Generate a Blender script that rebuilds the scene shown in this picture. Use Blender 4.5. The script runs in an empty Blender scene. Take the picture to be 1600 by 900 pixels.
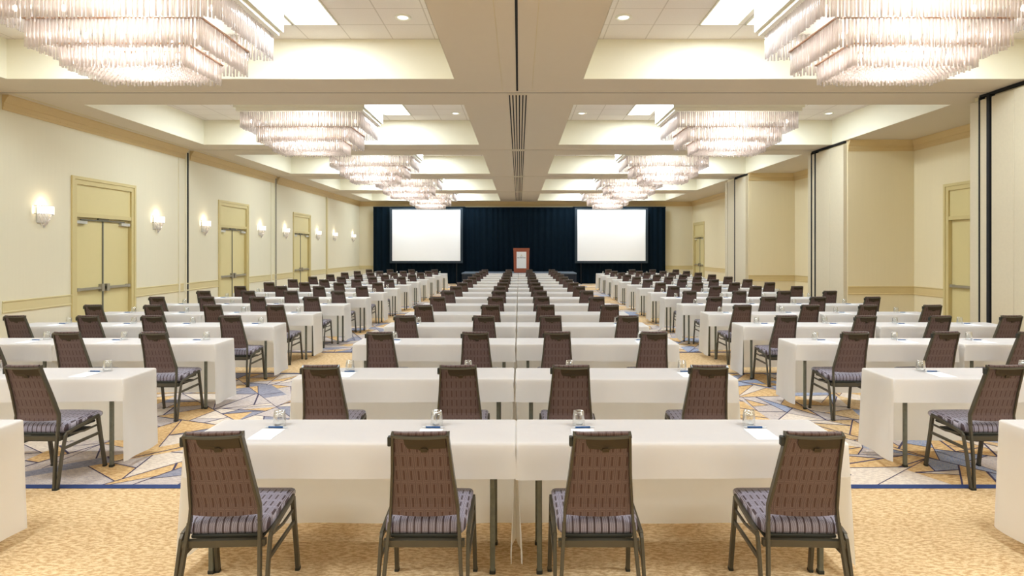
import bpy, math, random
from mathutils import Vector, Matrix

# ------------------------------------------------------------------ camera, world, lights, exposure
S = bpy.context.scene
COL = S.collection
F_PX = 932.0
CAM_Z = 1.82
cd = bpy.data.cameras.new('camera')
cd.sensor_width = 36.0
cd.lens = F_PX * 36.0 / 1600.0
cd.shift_x = -11.0 / 1600.0
cd.shift_y = -60.0 / 1600.0
cd.clip_start = 0.05
cd.clip_end = 100
cam = bpy.data.objects.new('camera', cd)
cam.location = (0, 0, CAM_Z)
cam.rotation_euler = (math.pi / 2, 0, 0)
COL.objects.link(cam)
S.camera = cam

S.view_settings.view_transform = 'Standard'
S.view_settings.look = 'None'
S.view_settings.gamma = 1.0
S.view_settings.use_curve_mapping = False
EXPOSURE = 0.06
S.view_settings.exposure = EXPOSURE
S.cycles.transparent_max_bounces = 20
S.cycles.max_bounces = 10
S.cycles.diffuse_bounces = 5
S.cycles.sample_clamp_indirect = 6.0
S.cycles.caustics_reflective = False
S.cycles.caustics_refractive = False

w = bpy.data.worlds.new('world')
S.world = w
w.use_nodes = True
w.node_tree.nodes['Background'].inputs[0].default_value = (1, 1, 1, 1)
w.node_tree.nodes['Background'].inputs[1].default_value = 0.0

PANEL_W = 106.0       # each fluorescent ceiling panel
CHAND_W = 76.0      # each chandelier
SCONCE_W = 1.7
GROOVES = [4.15, 9.8, 15.45, 21.05, 26.65, 32.3]      # centres of the cross beams
ZC = 4.40            # soffit
ZT = 5.00            # tile ceiling inside the coffers
XL, XR, XBOX = -8.6, 9.34, 7.73
YB, YN = 32.1, -8.2
COFX = [(-7.75, -0.98), (0.97, 7.70)]
CHX = [-4.36, 4.36]


def add_light(name, kind, loc, power, color, **kw):
    ld = bpy.data.lights.new(name, kind)
    ld.energy = power
    ld.color = color
    for k, v in kw.items():
        setattr(ld, k, v)
    o = bpy.data.objects.new(name, ld)
    o.location = loc
    COL.objects.link(o)
    return o


for g in [-1.5] + GROOVES:  # leading bay is unseen behind the camera, its lamps added to brighten the front rows
    for sx in (-1, 1):
        # light of the fluorescent panels in this coffer (two on the aisle side, two by the wall)
        for px in (2.9, 5.95):
            o = add_light('panel_light', 'AREA', (sx * px, g - 2.0, ZT - 0.03), PANEL_W, (0.80, 0.91, 1.0),
                          shape='RECTANGLE', size=0.62, size_y=1.2)
        # lamps inside the chandelier; lamp alone in the added bay
        add_light('chandelier_light', 'POINT', (sx * 4.36, g - 2.85, 4.20), CHAND_W, (1.0, 0.95, 0.92),
                  shadow_soft_size=0.30)


# ------------------------------------------------------------------ helpers
def lin(c):
    c = c / 255.0
    return c / 12.92 if c <= 0.04045 else ((c + 0.055) / 1.055) ** 2.4


def rgb(r, g, b):
    return (lin(r), lin(g), lin(b), 1.0)


class NT:
    def __init__(self, name):
        m = bpy.data.materials.new(name)
        m.use_nodes = True
        self.m = m
        self.t = m.node_tree
        self.b = self.t.nodes['Principled BSDF']
        self.out = self.t.nodes['Material Output']

    def n(self, typ, **kw):
        nd = self.t.nodes.new(typ)
        for k, v in kw.items():
            setattr(nd, k, v)
        return nd

    def l(self, a, b):
        self.t.links.new(a, b)

    def val(self, op, a, b=None, c=None, clamp=False):
        nd = self.n('ShaderNodeMath', operation=op)
        nd.use_clamp = clamp
        for i, x in enumerate((a, b, c)):
            if x is None:
                continue
            if isinstance(x, (int, float)):
                nd.inputs[i].default_value = x
            else:
                self.l(x, nd.inputs[i])
        return nd.outputs[0]

    def mix(self, f, a, b, blend='MIX'):
        nd = self.n('ShaderNodeMix', data_type='RGBA', blend_type=blend)
        for i, x in ((0, f), (6, a), (7, b)):
            if isinstance(x, (int, float)):
                nd.inputs[i].default_value = x
            elif isinstance(x, tuple):
                nd.inputs[i].default_value = x
            else:
                self.l(x, nd.inputs[i])
        return nd.outputs[2]

    def noise(self, vec, scale, detail=3, rough=0.6):
        nd = self.n('ShaderNodeTexNoise')
        nd.inputs['Scale'].default_value = scale
        nd.inputs['Detail'].default_value = detail
        nd.inputs['Roughness'].default_value = rough
        if vec is not None:
            self.l(vec, nd.inputs['Vector'])
        return nd.outputs['Fac']

    def coords(self, scale=(1, 1, 1), rot=(0, 0, 0), which='Object'):
        tc = self.n('ShaderNodeTexCoord')
        mp = self.n('ShaderNodeMapping')
        mp.inputs['Scale'].default_value = scale
        mp.inputs['Rotation'].default_value = rot
        self.l(tc.outputs[which], mp.inputs['Vector'])
        return mp.outputs[0]

    def bump(self, h, strength=0.2, dist=0.01):
        nd = self.n('ShaderNodeBump')
        nd.inputs['Strength'].default_value = strength
        nd.inputs['Distance'].default_value = dist
        self.l(h, nd.inputs['Height'])
        self.l(nd.outputs[0], self.b.inputs['Normal'])


def plain(name, col, rough=0.6, metal=0.0, vary=0.04, scale=6.0, bump=0.0, spec=0.5):
    k = NT(name)
    v = k.coords()
    f = k.noise(v, scale)
    c2 = tuple(x * (1 - vary * 2) for x in col[:3]) + (1,)
    c = k.mix(f, col, c2)
    k.l(c, k.b.inputs['Base Color'])
    k.b.inputs['Roughness'].default_value = rough
    k.b.inputs['Metallic'].default_value = metal
    k.b.inputs['Specular IOR Level'].default_value = spec
    if bump:
        k.bump(k.noise(v, scale * 20), bump, 0.003)
    return k.m


def emit(name, col, strength):
    k = NT(name)
    v = k.coords()
    f = k.noise(v, 4)
    c = k.mix(f, col, tuple(x * 0.97 for x in col[:3]) + (1,))
    k.l(c, k.b.inputs['Emission Color'])
    k.b.inputs['Base Color'].default_value = (0.8, 0.8, 0.8, 1)
    k.b.inputs['Emission Strength'].default_value = strength
    return k.m


def wall_mat(name, col, amp=0.02):
    # wallpaper with a fine vertical stripe
    k = NT(name)
    v = k.coords(scale=(1, 1, 0.05))
    f = k.noise(v, 22, 2)
    v2 = k.coords(scale=(30, 30, 30))
    f2 = k.noise(v2, 9, 3)
    c = k.mix(f, tuple(x * (1 + amp) for x in col[:3]) + (1,), tuple(x * (1 - amp) for x in col[:3]) + (1,))
    k.l(c, k.b.inputs['Base Color'])
    k.b.inputs['Roughness'].default_value = 0.75
    k.b.inputs['Specular IOR Level'].default_value = 0.25
    k.bump(f2, 0.08, 0.002)
    return k.m


def tile_mat():
    k = NT('ceiling tile')
    tc = k.n('ShaderNodeTexCoord')
    sp = k.n('ShaderNodeSeparateXYZ')
    k.l(tc.outputs['Object'], sp.inputs[0])

    def line(o, size, off):
        a = k.val('ADD', o, off)
        a = k.val('DIVIDE', a, size)
        a = k.val('FRACT', a)
        a = k.val('SUBTRACT', a, 0.5)
        a = k.val('ABSOLUTE', a)
        return k.val('GREATER_THAN', a, 0.5 - 0.013)
    lx = line(sp.outputs[0], 0.635, 0.0)
    ly = line(sp.outputs[1], 0.565, 0.04)
    m = k.val('MAXIMUM', lx, ly)
    f = k.noise(tc.outputs['Object'], 60, 3)
    base = k.mix(f, rgb(240, 234, 228), rgb(226, 218, 210))
    c = k.mix(m, base, rgb(205, 196, 186))
    k.l(c, k.b.inputs['Base Color'])
    k.b.inputs['Roughness'].default_value = 0.9
    return k.m


def carpet_mat(name, a, b, speck=None, amt=0.0):
    k = NT(name)
    v = k.coords(scale=(1, 1, 1), rot=(0, 0, 0.5))
    v2 = k.coords(scale=(0.6, 1.6, 1), rot=(0, 0, 0.4))
    f = k.noise(v2, 38, 4, 0.72)
    r = k.n('ShaderNodeValToRGB')
    r.color_ramp.elements[0].position = 0.43
    r.color_ramp.elements[1].position = 0.57
    k.l(f, r.inputs[0])
    c = k.mix(r.outputs[0], a, b)
    big = k.noise(v, 0.9, 2)
    c = k.mix(k.val('MULTIPLY', big, 0.35), c, a)
    if speck:
        s = k.noise(v, 150, 2, 0.8)
        s = k.val('GREATER_THAN', s, 0.58 - amt)
        c = k.mix(s, c, speck)
    k.l(c, k.b.inputs['Base Color'])
    k.b.inputs['Roughness'].default_value = 0.95
    k.b.inputs['Specular IOR Level'].default_value = 0.1
    k.bump(k.noise(v, 260, 2), 0.4, 0.004)
    return k.m


def fabric_mat(name, dark, light, axes, mid=None, cw=0.036, ch=0.076, bands=3.5, rough=0.6):
    # nested elongated outlines woven in rows
    k = NT(name)
    tc = k.n('ShaderNodeTexCoord')
    sp = k.n('ShaderNodeSeparateXYZ')
    k.l(tc.outputs['Object'], sp.inputs[0])
    u0, v0 = sp.outputs[axes[0]], sp.outputs[axes[1]]

    def cell(o, size):
        a = k.val('DIVIDE', o, size)
        a = k.val('FRACT', a)
        a = k.val('SUBTRACT', a, 0.5)
        a = k.val('ABSOLUTE', a)
        return k.val('MULTIPLY', a, size)
    u = cell(u0, cw)
    v = cell(v0, ch)
    # u: 0..cw/2 ; distance of an elongated capsule
    vv = k.val('SUBTRACT', v, ch / 2 - cw / 2 + 0.001)
    vv = k.val('MULTIPLY', vv, 1.0)
    d = k.val('MAXIMUM', u, vv)
    e = k.val('DIVIDE', d, cw / 2 / (bands + 0.5))
    e1 = k.val('FRACT', k.val('ADD', e, 0.35))
    ln = k.val('GREATER_THAN', e1, 0.55)
    core = k.val('GREATER_THAN', e, 0.9)
    ln = k.val('MULTIPLY', ln, core)
    n = k.noise(tc.outputs['Object'], 500, 2)
    c = k.mix(ln, dark, light)
    if mid is not None:
        c = k.mix(k.val('SUBTRACT', 1.0, core), c, mid)
    c = k.mix(k.val('MULTIPLY', n, 0.35), c, dark)
    k.l(c, k.b.inputs['Base Color'])
    k.b.inputs['Roughness'].default_value = rough
    k.b.inputs['Sheen Weight'].default_value = 0.15
    k.bump(ln, 0.3, 0.001)
    return k.m


def cloth_mat():
    k = NT('white table linen')
    v = k.coords()
    f = k.noise(v, 3.0, 3)
    c = k.mix(f, rgb(253, 254, 255), rgb(248, 249, 251))
    k.l(c, k.b.inputs['Base Color'])
    k.b.inputs['Roughness'].default_value = 0.8
    k.b.inputs['Specular IOR Level'].default_value = 0.2
    h = k.val('ADD', k.val('MULTIPLY', k.noise(k.coords(scale=(1, 1, 0.35)), 4.0, 2), 1.0),
              k.val('MULTIPLY', k.noise(v, 300, 2), 0.02))
    k.bump(h, 0.6, 0.03)
    tr = k.n('ShaderNodeBsdfTranslucent')
    k.l(k.mix(0.5, c, rgb(253, 240, 206)), tr.inputs[0])  # cream tint stands in for the yellow light bounced off the carpet
    mx = k.n('ShaderNodeMixShader')
    mx.inputs[0].default_value = 0.48
    k.l(k.b.outputs[0], mx.inputs[1])
    k.l(tr.outputs[0], mx.inputs[2])
    k.l(mx.outputs[0], k.out.inputs['Surface'])
    return k.m


def glass_mat(name, tint, transp, glossy_rough=0.05, trans_col=None, trans_amt=0.0):
    k = NT(name)
    t = k.n('ShaderNodeBsdfTransparent')
    t.inputs[0].default_value = tint
    g = k.n('ShaderNodeBsdfGlossy')
    g.inputs['Roughness'].default_value = glossy_rough
    g.inputs[0].default_value = (0.95, 0.95, 0.95, 1)
    lw = k.n('ShaderNodeLayerWeight')
    lw.inputs[0].default_value = 0.45
    fac = k.val('ADD', k.val('MULTIPLY', lw.outputs['Facing'], 0.8), 1 - transp, clamp=True)
    m1 = k.n('ShaderNodeMixShader')
    k.l(fac, m1.inputs[0])
    k.l(t.outputs[0], m1.inputs[1])
    k.l(g.outputs[0], m1.inputs[2])
    last = m1.outputs[0]
    if trans_amt:
        tl = k.n('ShaderNodeBsdfTranslucent')
        tl.inputs[0].default_value = trans_col
        df = k.n('ShaderNodeBsdfDiffuse')
        df.inputs[0].default_value = trans_col
        ms = k.n('ShaderNodeMixShader')
        ms.inputs[0].default_value = 0.5
        k.l(tl.outputs[0], ms.inputs[1])
        k.l(df.outputs[0], ms.inputs[2])
        m2 = k.n('ShaderNodeMixShader')
        m2.inputs[0].default_value = trans_amt
        k.l(last, m2.inputs[1])
        k.l(ms.outputs[0], m2.inputs[2])
        last = m2.outputs[0]
    k.l(last, k.out.inputs['Surface'])
    return k.m


M = {}
M['wall'] = wall_mat('wall cream', rgb(226, 219, 194))
M['alcove'] = wall_mat('alcove cream', rgb(230, 218, 184))
M['soffit'] = plain('soffit paint', rgb(218, 207, 187), 0.8, vary=0.015, bump=0.05)
M['coffer'] = plain('coffer paint', rgb(238, 233, 211), 0.7, vary=0.015)
M['tile'] = tile_mat()
M['crown'] = plain('crown paint', rgb(212, 188, 138), 0.55, vary=0.03)
M['rail_dark'] = plain('recess rail paint', rgb(212, 192, 142), 0.55, vary=0.02)
M['rail'] = plain('rail paint', rgb(214, 200, 152), 0.55, vary=0.02)
M['door'] = plain('door paint', rgb(216, 202, 148), 0.5, vary=0.02)
M['casing'] = plain('casing paint', rgb(208, 192, 138), 0.5, vary=0.02)
M['black'] = plain('black gap', rgb(12, 12, 12), 0.8)
M['steel'] = plain('brushed steel', rgb(158, 150, 130), 0.45, 0.2)
M['silver'] = plain('silver paint', rgb(200, 198, 188), 0.4, 0.2)
M['rubber'] = plain('grey seal', rgb(110, 108, 92), 0.6)
M['whitepaint'] = plain('white paint', rgb(238, 236, 222), 0.5, vary=0.01)
M['cloth'] = cloth_mat()
M['legmetal'] = plain('galvanised steel', rgb(122, 124, 110), 0.45, 0.35, vary=0.25, scale=30)
M['frame'] = plain('bronze frame', rgb(82, 77, 64), 0.32, 0.25, vary=0.08)
M['plate'] = plain('bronze plate', rgb(62, 52, 36), 0.45, 0.3)
M['darktray'] = plain('dark tray', rgb(36, 38, 30), 0.6)
M['back_fabric'] = fabric_mat('back fabric', rgb(70, 50, 48), rgb(124, 104, 100), (0, 2), rgb(70, 40, 36))
M['seat_fabric'] = fabric_mat('seat fabric', rgb(72, 58, 68), rgb(196, 194, 214), (0, 1), rgb(60, 44, 52), rough=0.5)  # lines painted paler and bluish to stand in for sheen at glancing view
M['wood'] = plain('table board', rgb(150, 120, 85), 0.6, vary=0.1)
M['paper'] = plain('note paper', rgb(250, 252, 254), 0.7, vary=0.005)
M['penblue'] = plain('pen blue', rgb(20, 78, 136), 0.35)
M['penwhite'] = plain('pen white', rgb(215, 220, 226), 0.35)
M['glass'] = glass_mat('tumbler glass', (0.97, 0.98, 0.98, 1), 0.93)
M['rod'] = glass_mat('glass rod', (0.995, 0.975, 0.965, 1), 0.86, 0.12, (1.0, 0.93, 0.91, 1), 0.40)
M['bulb'] = emit('bulb', (1.0, 0.90, 0.80, 1), 7.0)
M['brass'] = plain('brass clip', rgb(190, 150, 120), 0.35, 0.7)
M['diffuser'] = emit('light diffuser', (1.0, 1.0, 1.0, 1), 1.6)
M['partition'] = plain('partition fabric', rgb(214, 203, 176), 0.9, vary=0.05, scale=25, bump=0.3)
M['drape'] = plain('navy drape', rgb(6, 24, 36), 0.85, vary=0.2, spec=0.1)
M['screen'] = plain('screen white', rgb(250, 251, 252), 0.8, vary=0.004)
M['screenframe'] = plain('screen border', rgb(30, 44, 54), 0.7)
M['stageskirt'] = plain('stage skirt', rgb(28, 34, 44), 0.85, vary=0.2)
M['stagetop'] = plain('stage top', rgb(92, 104, 116), 0.7)
M['lectern'] = plain('lectern wood', rgb(160, 84, 58), 0.45, vary=0.12)
M['signwhite'] = plain('sign white', rgb(236, 243, 252), 0.4, vary=0.01)
M['ink'] = plain('sign ink', rgb(80, 98, 130), 0.6)
M['gold'] = plain('sign gold', rgb(170, 160, 90), 0.6)
M['c_beige'] = carpet_mat('carpet beige', rgb(224, 197, 154), rgb(180, 143, 98))
M['c_gold'] = carpet_mat('carpet gold', rgb(222, 190, 140), rgb(182, 140, 90))
M['c_lav'] = carpet_mat('carpet grey', rgb(198, 188, 184), rgb(160, 150, 154), rgb(214, 196, 170), 0.02)
M['c_pale'] = carpet_mat('carpet pale', rgb(226, 212, 194), rgb(196, 180, 166))
M['c_slate'] = carpet_mat('carpet slate', rgb(150, 150, 162), rgb(116, 118, 138), rgb(170, 164, 160), 0.0)
M['c_blue'] = carpet_mat('carpet blue', rgb(150, 166, 198), rgb(104, 126, 170), rgb(206, 190, 160), 0.03)
M['c_line'] = plain('carpet line', rgb(66, 58, 84), 0.95)
M['c_navy'] = plain('carpet navy', rgb(40, 62, 112), 0.95, vary=0.15, scale=60)


class MB:
    """collects geometry for ONE mesh"""

    def __init__(self):
        self.v, self.f, self.mi, self.sm = [], [], [], []

    def face(self, pts, mi=0, sm=False):
        n = len(self.v)
        self.v += [tuple(p) for p in pts]
        self.f.append(tuple(range(n, n + len(pts))))
        self.mi.append(mi)
        self.sm.append(sm)

    def box(self, x0, x1, y0, y1, z0, z1, mi=0, b=0.0):
        if b > 0:
            return self.bbox(x0, x1, y0, y1, z0, z1, mi, b)
        n = len(self.v)
        self.v += [(x, y, z) for z in (z0, z1) for y in (y0, y1) for x in (x0, x1)]
        for q in ((0, 2, 3, 1), (4, 5, 7, 6), (0, 1, 5, 4), (2, 6, 7, 3), (0, 4, 6, 2), (1, 3, 7, 5)):
            self.f.append(tuple(n + i for i in q))
            self.mi.append(mi)
            self.sm.append(False)
        return self

    def bbox(self, x0, x1, y0, y1, z0, z1, mi, b):
        # bevelled in plan (vertical edges) and at top and bottom
        def ring(z, i):
            a0, a1, c0, c1 = x0 + i, x1 - i, y0 + i, y1 - i
            return [(a0 + b, c0, z), (a1 - b, c0, z), (a1, c0 + b, z), (a1, c1 - b, z), (a1 - b, c1, z), (a0 + b, c1, z),
                    (a0, c1 - b, z), (a0, c0 + b, z)]
        self.loft([ring(z0, b * 0.6), ring(z0 + b, 0), ring(z1 - b, 0), ring(z1, b * 0.6)], mi, caps=True)
        return self

    def loft(self, rings, mi=0, caps=True, sm=False, closed=True):
        n = len(self.v)
        k = len(rings[0])
        for r in rings:
            self.v += [tuple(p) for p in r]
        for i in range(len(rings) - 1):
            for j in range(k if closed else k - 1):
                j2 = (j + 1) % k
                self.f.append((n + i * k + j, n + i * k + j2, n + (i + 1) * k + j2, n + (i + 1) * k + j))
                self.mi.append(mi)
                self.sm.append(sm)
        if caps:
            self.f.append(tuple(n + j for j in reversed(range(k))))
            self.f.append(tuple(n + (len(rings) - 1) * k + j for j in range(k)))
            self.mi += [mi, mi]
            self.sm += [False, False]
        return self

    def bar(self, path, wx, wy, mi=0):
        """rectangular tube along a path; wx across (world x), wy in the y-z plane"""
        rings = []
        P = [Vector(p) for p in path]
        for i, p in enumerate(P):
            d = (P[min(i + 1, len(P) - 1)] - P[max(i - 1, 0)]).normalized()
            side = Vector((1, 0, 0))
            side = (side - d * side.dot(d)).normalized()
            up = d.cross(side).normalized()
            a, b = side * wx / 2, up * wy / 2
            c = 0.22
            rings.append([p - a * (1 - c) - b, p + a * (1 - c) - b, p + a - b * (1 - c), p + a + b * (1 - c), p + a * (1 - c) + b,
                          p - a * (1 - c) + b, p - a + b * (1 - c), p - a - b * (1 - c)])
        return self.loft(rings, mi, True)

    def tube(self, p0, p1, r0, r1=None, n=8, mi=0, caps=True, sm=True):
        p0, p1 = Vector(p0), Vector(p1)
        r1 = r0 if r1 is None else r1
        d = (p1 - p0).normalized()
        a = Vector((1, 0, 0)) if abs(d.x) < 0.8 else Vector((0, 1, 0))
        a = (a - d * a.dot(d)).normalized()
        b = d.cross(a)
        rr = []
        for p, r in ((p0, r0), (p1, r1)):
            rr.append([p + (a * math.cos(t) + b * math.sin(t)) * r for t in [2 * math.pi * i / n for i in range(n)]])
        return self.loft(rr, mi, caps, sm)

    def lathe(self, prof, cx=0, cy=0, n=20, mi=0, sm=True):
        rr = [[(cx + r * math.cos(t), cy + r * math.sin(t), z) for t in [2 * math.pi * i / n for i in range(n)]] for r, z in prof]
        return self.loft(rr, mi, False, sm)

    def extrude_y(self, prof, y0, y1, mi=0):
        return self.loft([[(x, y0, z) for x, z in prof], [(x, y1, z) for x, z in prof]], mi, True)

    def extrude_x(self, prof, x0, x1, mi=0):
        return self.loft([[(x0, y, z) for y, z in prof], [(x1, y, z) for y, z in prof]], mi, True)

    def mesh(self, name, mats, fix=True):
        me = bpy.data.meshes.new(name)
        me.from_pydata(self.v, [], self.f)
        for m in (mats if isinstance(mats, (list, tuple)) else [mats]):
            me.materials.append(m)
        me.polygons.foreach_set('material_index', self.mi)
        me.polygons.foreach_set('use_smooth', self.sm)
        if fix:
            import bmesh
            bm = bmesh.new()
            bm.from_mesh(me)
            bmesh.ops.recalc_face_normals(bm, faces=bm.faces)
            bm.to_mesh(me)
            bm.free()
        me.update()
        return me

    def build(self, name, mats, parent=None, fix=True):
        o = bpy.data.objects.new(name, self.mesh(name, mats, fix))
        COL.objects.link(o)
        if parent is not None:
            o.parent = parent
        return o


def tag(o, label=None, cat=None, group=None, kind=None):
    if label:
        o['label'] = label
    if cat:
        o['category'] = cat
    if group:
        o['group'] = group
    if kind:
        o['kind'] = kind
    return o


def struct(o, label=None, cat=None):
    return tag(o, label, cat, kind='structure')


def empty(name, loc=(0, 0, 0), rz=0.0):
    o = bpy.data.objects.new(name, None)
    COL.objects.link(o)
    o.location = loc
    o.rotation_euler = (0, 0, rz)
    o.empty_display_size = 0.1
    return o


KIDS = {}


def reg(o):
    if o.parent is not None:
        KIDS.setdefault(o.parent.name, []).append(o)
    return o


def copy_tree(o, parent=None):
    c = o.copy()
    COL.objects.link(c)
    if parent is not None:
        c.parent = parent
    for ch in o.children:
        copy_tree(ch, c)
    return c


ORD = ['first', 'second', 'third', 'fourth', 'fifth', 'sixth', 'seventh', 'eighth', 'ninth', 'tenth', 'eleventh', 'twelfth',
       'thirteenth', 'fourteenth', 'fifteenth']

# ------------------------------------------------------------------ floor with its woven pattern
rnd = random.Random(11)
fl = MB()
FM = [M['c_beige'], M['c_gold'], M['c_lav'], M['c_pale'], M['c_slate'], M['c_blue'], M['c_line'], M['c_navy']]
ZONES = [(4.55, 8.79), (10.55, 14.8), (16.5, 20.75), (22.4, 26.7), (28.4, 31.2)]
yy = YN
for (a, b) in ZONES:
    fl.face([(XL - .3, yy, 0), (XR + .3, yy, 0), (XR + .3, a, 0), (XL - .3, a, 0)], 0)
    yy = b
fl.face([(XL - .3, yy, 0), (XR + .3, yy, 0), (XR + .3, YB + .3, 0), (XL - .3, YB + .3, 0)], 0)


def area(p):
    return abs(sum(p[i][0] * p[(i + 1) % len(p)][1] - p[(i + 1) % len(p)][0] * p[i][1] for i in range(len(p)))) / 2


def cut(p, o, d):
    nx, ny = -d[1], d[0]
    s = [(q[0] - o[0]) * nx + (q[1] - o[1]) * ny for q in p]
    A, B, X = [], [], []
    for i in range(len(p)):
        j = (i + 1) % len(p)
        (A if s[i] >= 0 else B).append(p[i])
        if (s[i] >= 0) != (s[j] >= 0):
            t = s[i] / (s[i] - s[j])
            q = (p[i][0] + (p[j][0] - p[i][0]) * t, p[i][1] + (p[j][1] - p[i][1]) * t)
            A.append(q)
            B.append(q)
            X.append(q)
    return A, B, X


def strip(a, b, wd, mi, z=0.0012):
    dx, dy = b[0] - a[0], b[1] - a[1]
    L = math.hypot(dx, dy)
    if L < 0.02:
        return
    nx, ny = -dy / L * wd / 2, dx / L * wd / 2
    fl.face([(a[0] - nx, a[1] - ny, z), (b[0] - nx, b[1] - ny, z), (b[0] + nx, b[1] + ny, z), (a[0] + nx, a[1] + ny, z)], mi)


def shard(p, depth, maxa, blue):
    a = area(p)
    if a < 0.004:
        return
    if a < maxa * rnd.uniform(0.4, 1.6) or depth > 13:
        r = rnd.random()
        if blue:
            mi = 1 if r < .38 else 0 if r < .56 else 5 if r < .76 else 2 if r < .86 else 3
        else:
            mi = 1 if r < .36 else 2 if r < .70 else 3 if r < .84 else 4
        fl.face([(q[0], q[1], 0.0) for q in p], mi)
        return
    # cut across the longest diagonal half of the time, else radiate from a corner
    cx, cy = sum(q[0] for q in p) / len(p), sum(q[1] for q in p) / len(p)
    best = max(((i, j) for i in range(len(p)) for j in range(i)), key=lambda ij: math.dist(p[ij[0]], p[ij[1]]))
    dx, dy = p[best[0]][0] - p[best[1]][0], p[best[0]][1] - p[best[1]][1]
    L = math.hypot(dx, dy)
    ang = math.atan2(dy, dx)
    if rnd.random() < 0.45:
        o = p[rnd.randrange(len(p))]
        ang = math.atan2(cy - o[1], cx - o[0]) + rnd.uniform(-.3, .3)
    else:
        o = (cx + rnd.uniform(-.12, .12) * L, cy + rnd.uniform(-.12, .12) * L)
        ang += math.pi / 2 + rnd.uniform(-.75, .75)
    A, B, X = cut(p, o, (math.cos(ang), math.sin(ang)))
    if len(X) < 2 or len(A) < 3 or len(B) < 3 or min(area(A), area(B)) < a * 0.08:
        o = (cx, cy)
        A, B, X = cut(p, o, (-dy / L, dx / L))
    if len(X) >= 2 and rnd.random() < 0.85:
        strip(X[0], X[1], rnd.choice((.008, .010, .013, .018)), 6, 0.0010 + 0.0001 * depth)
    shard(A, depth + 1, maxa, blue)
    shard(B, depth + 1, maxa, blue)


for zi, (a, b) in enumerate(ZONES):
    for k in range(8):
        x0 = XL - .3 + k * (XR - XL + .6) / 8
        x1 = XL - .3 + (k + 1) * (XR - XL + .6) / 8
        shard([(x0, a), (x1, a), (x1, b), (x0, b)], 0, 0.12 if zi < 2 else 0.3, (x0 + x1) / 2 > 0)
    fl.face([(XL, a - .01, .003), (XR, a - .01, .003), (XR, a + .065, .003), (XL, a + .065, .003)], 7)
    fl.face([(XL, b - .05, .003), (XR, b - .05, .003), (XR, b, .003), (XL, b, .003)], 7)
struct(fl.build('floor', FM, fix=False), 'beige mottled carpet with bands of grey, gold and blue angular shards', 'carpet')

# ------------------------------------------------------------------ ceiling
cofy = [(-6.3, -2.28)]
for g in GROOVES:
    cofy.append((g - 4.83 if g != 4.15 else g - 4.7, g - 0.78 if g < 32 else 31.4))
xs = [XL - .15, COFX[0][0], COFX[0][1], COFX[1][0], COFX[1][1], XR + .15]
ys = [YN]
for a, b in cofy:
    ys += [a, b]
ys.append(YB + .15)
ce = MB()
for j in range(len(ys) - 1):
    for i in range(5):
        if j % 2 == 1 and i in (1, 3):
            continue
        ce.box(xs[i], xs[i + 1], ys[j], ys[j + 1], ZC, ZC + .02, 0)
for a, b in cofy:
    for (x0, x1) in COFX:
        x0, x1, a_, b_ = x0 + .003, x1 - .003, a, b
        a, b = a + .003, b - .003
        for q in ([(x0, a), (x1, a)], [(x1, a), (x1, b)], [(x1, b), (x0, b)], [(x0, b), (x0, a)]):
            (xa, ya), (xb, yb) = q
            ce.face([(xa, ya, ZC), (xb, yb, ZC), (xb, yb, ZT + .02), (xa, ya, ZT + .02)], 1)
        a, b = a_, b_
struct(ce.build('ceiling', [M['soffit'], M['coffer']]), 'tan ceiling beams around rows of deep cream coffers', 'ceiling')
ct = MB()
for a, b in cofy:
    for (x0, x1) in COFX:
        ct.box(x0 - .05, x1 + .05, a - .05, b + .05, ZT, ZT + .03)
struct(ct.build('ceiling', M['tile']), 'white tiled ceiling panels set up inside the coffers', 'ceiling')

tn = [0]


def trim(mb, mats, label=None):
    tn[0] += 1
    return struct(mb.build('trim_%d' % tn[0], mats))


# partition tracks across the ceiling: a metal lip and a dark groove
for g in GROOVES[1:5]:
    t = MB()
    t.box(XL, 7.75, g - .11, g - .02, ZC - .006, ZC + .004, 0)
    t.box(XL, 7.75, g - .02, g + .012, ZC - .002, ZC + .004, 1)
    t.box(XL, 7.75, g + .012, g + .05, ZC - .008, ZC + .004, 0)
    trim(t, [M['soffit'], M['black']])
# track that curves off to the wall
t = MB()
t.box(-8.36, -8.34, 9.85, 15.3, ZC - .004, ZC + .01, 0)
t.box(-8.36, -8.34, 15.5, 20.9, ZC - .004, ZC + .01, 0)
trim(t, M['rail'])
t = MB()
t.box(-.045, -.015, YN, 9.72, ZC - .003, ZC + .01, 0)
t.box(-.27, -.265, YN, 9.70, ZC - .003, ZC + .01, 1)
t.box(.205, .21, YN, 9.70, ZC - .003, ZC + .01, 1)
trim(t, [M['black'], M['rail']])

# linear air vents down the centre beam
for i in range(1, 5):
    y0, y1 = GROOVES[i] + .12, (GROOVES[i + 1] - .12 if i < 4 else 31.3)
    v = empty('linear_air_vent', (-.02, y0, ZC))
    tag(v, 'long slotted air vent in the centre beam, %s one going away from the lectern-facing camera' % ORD[i - 1], 'vent',
        'linear vents in the centre beam')
    v['label'] = ['long black-slotted ceiling vent nearest the front row of tables',
                  'second slotted vent of the centre beam, just beyond the nearest one',
                  'third slotted vent of the centre beam counting toward the curtain',
                  'slotted vent of the centre beam closest to the dark curtain'][i - 1]
    fr = MB()
    fr.box(-.17, .17, 0, y1 - y0, -.004, .004)
    fr.build('frame', M['soffit'], v)
    for k in range(6):
        s = MB()
        xx = -.14 + k * .056
        s.box(xx - .011, xx + .011, .03, y1 - y0 - .03, -.007, .0)
        s.build('slot', M['black'], v)

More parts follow.
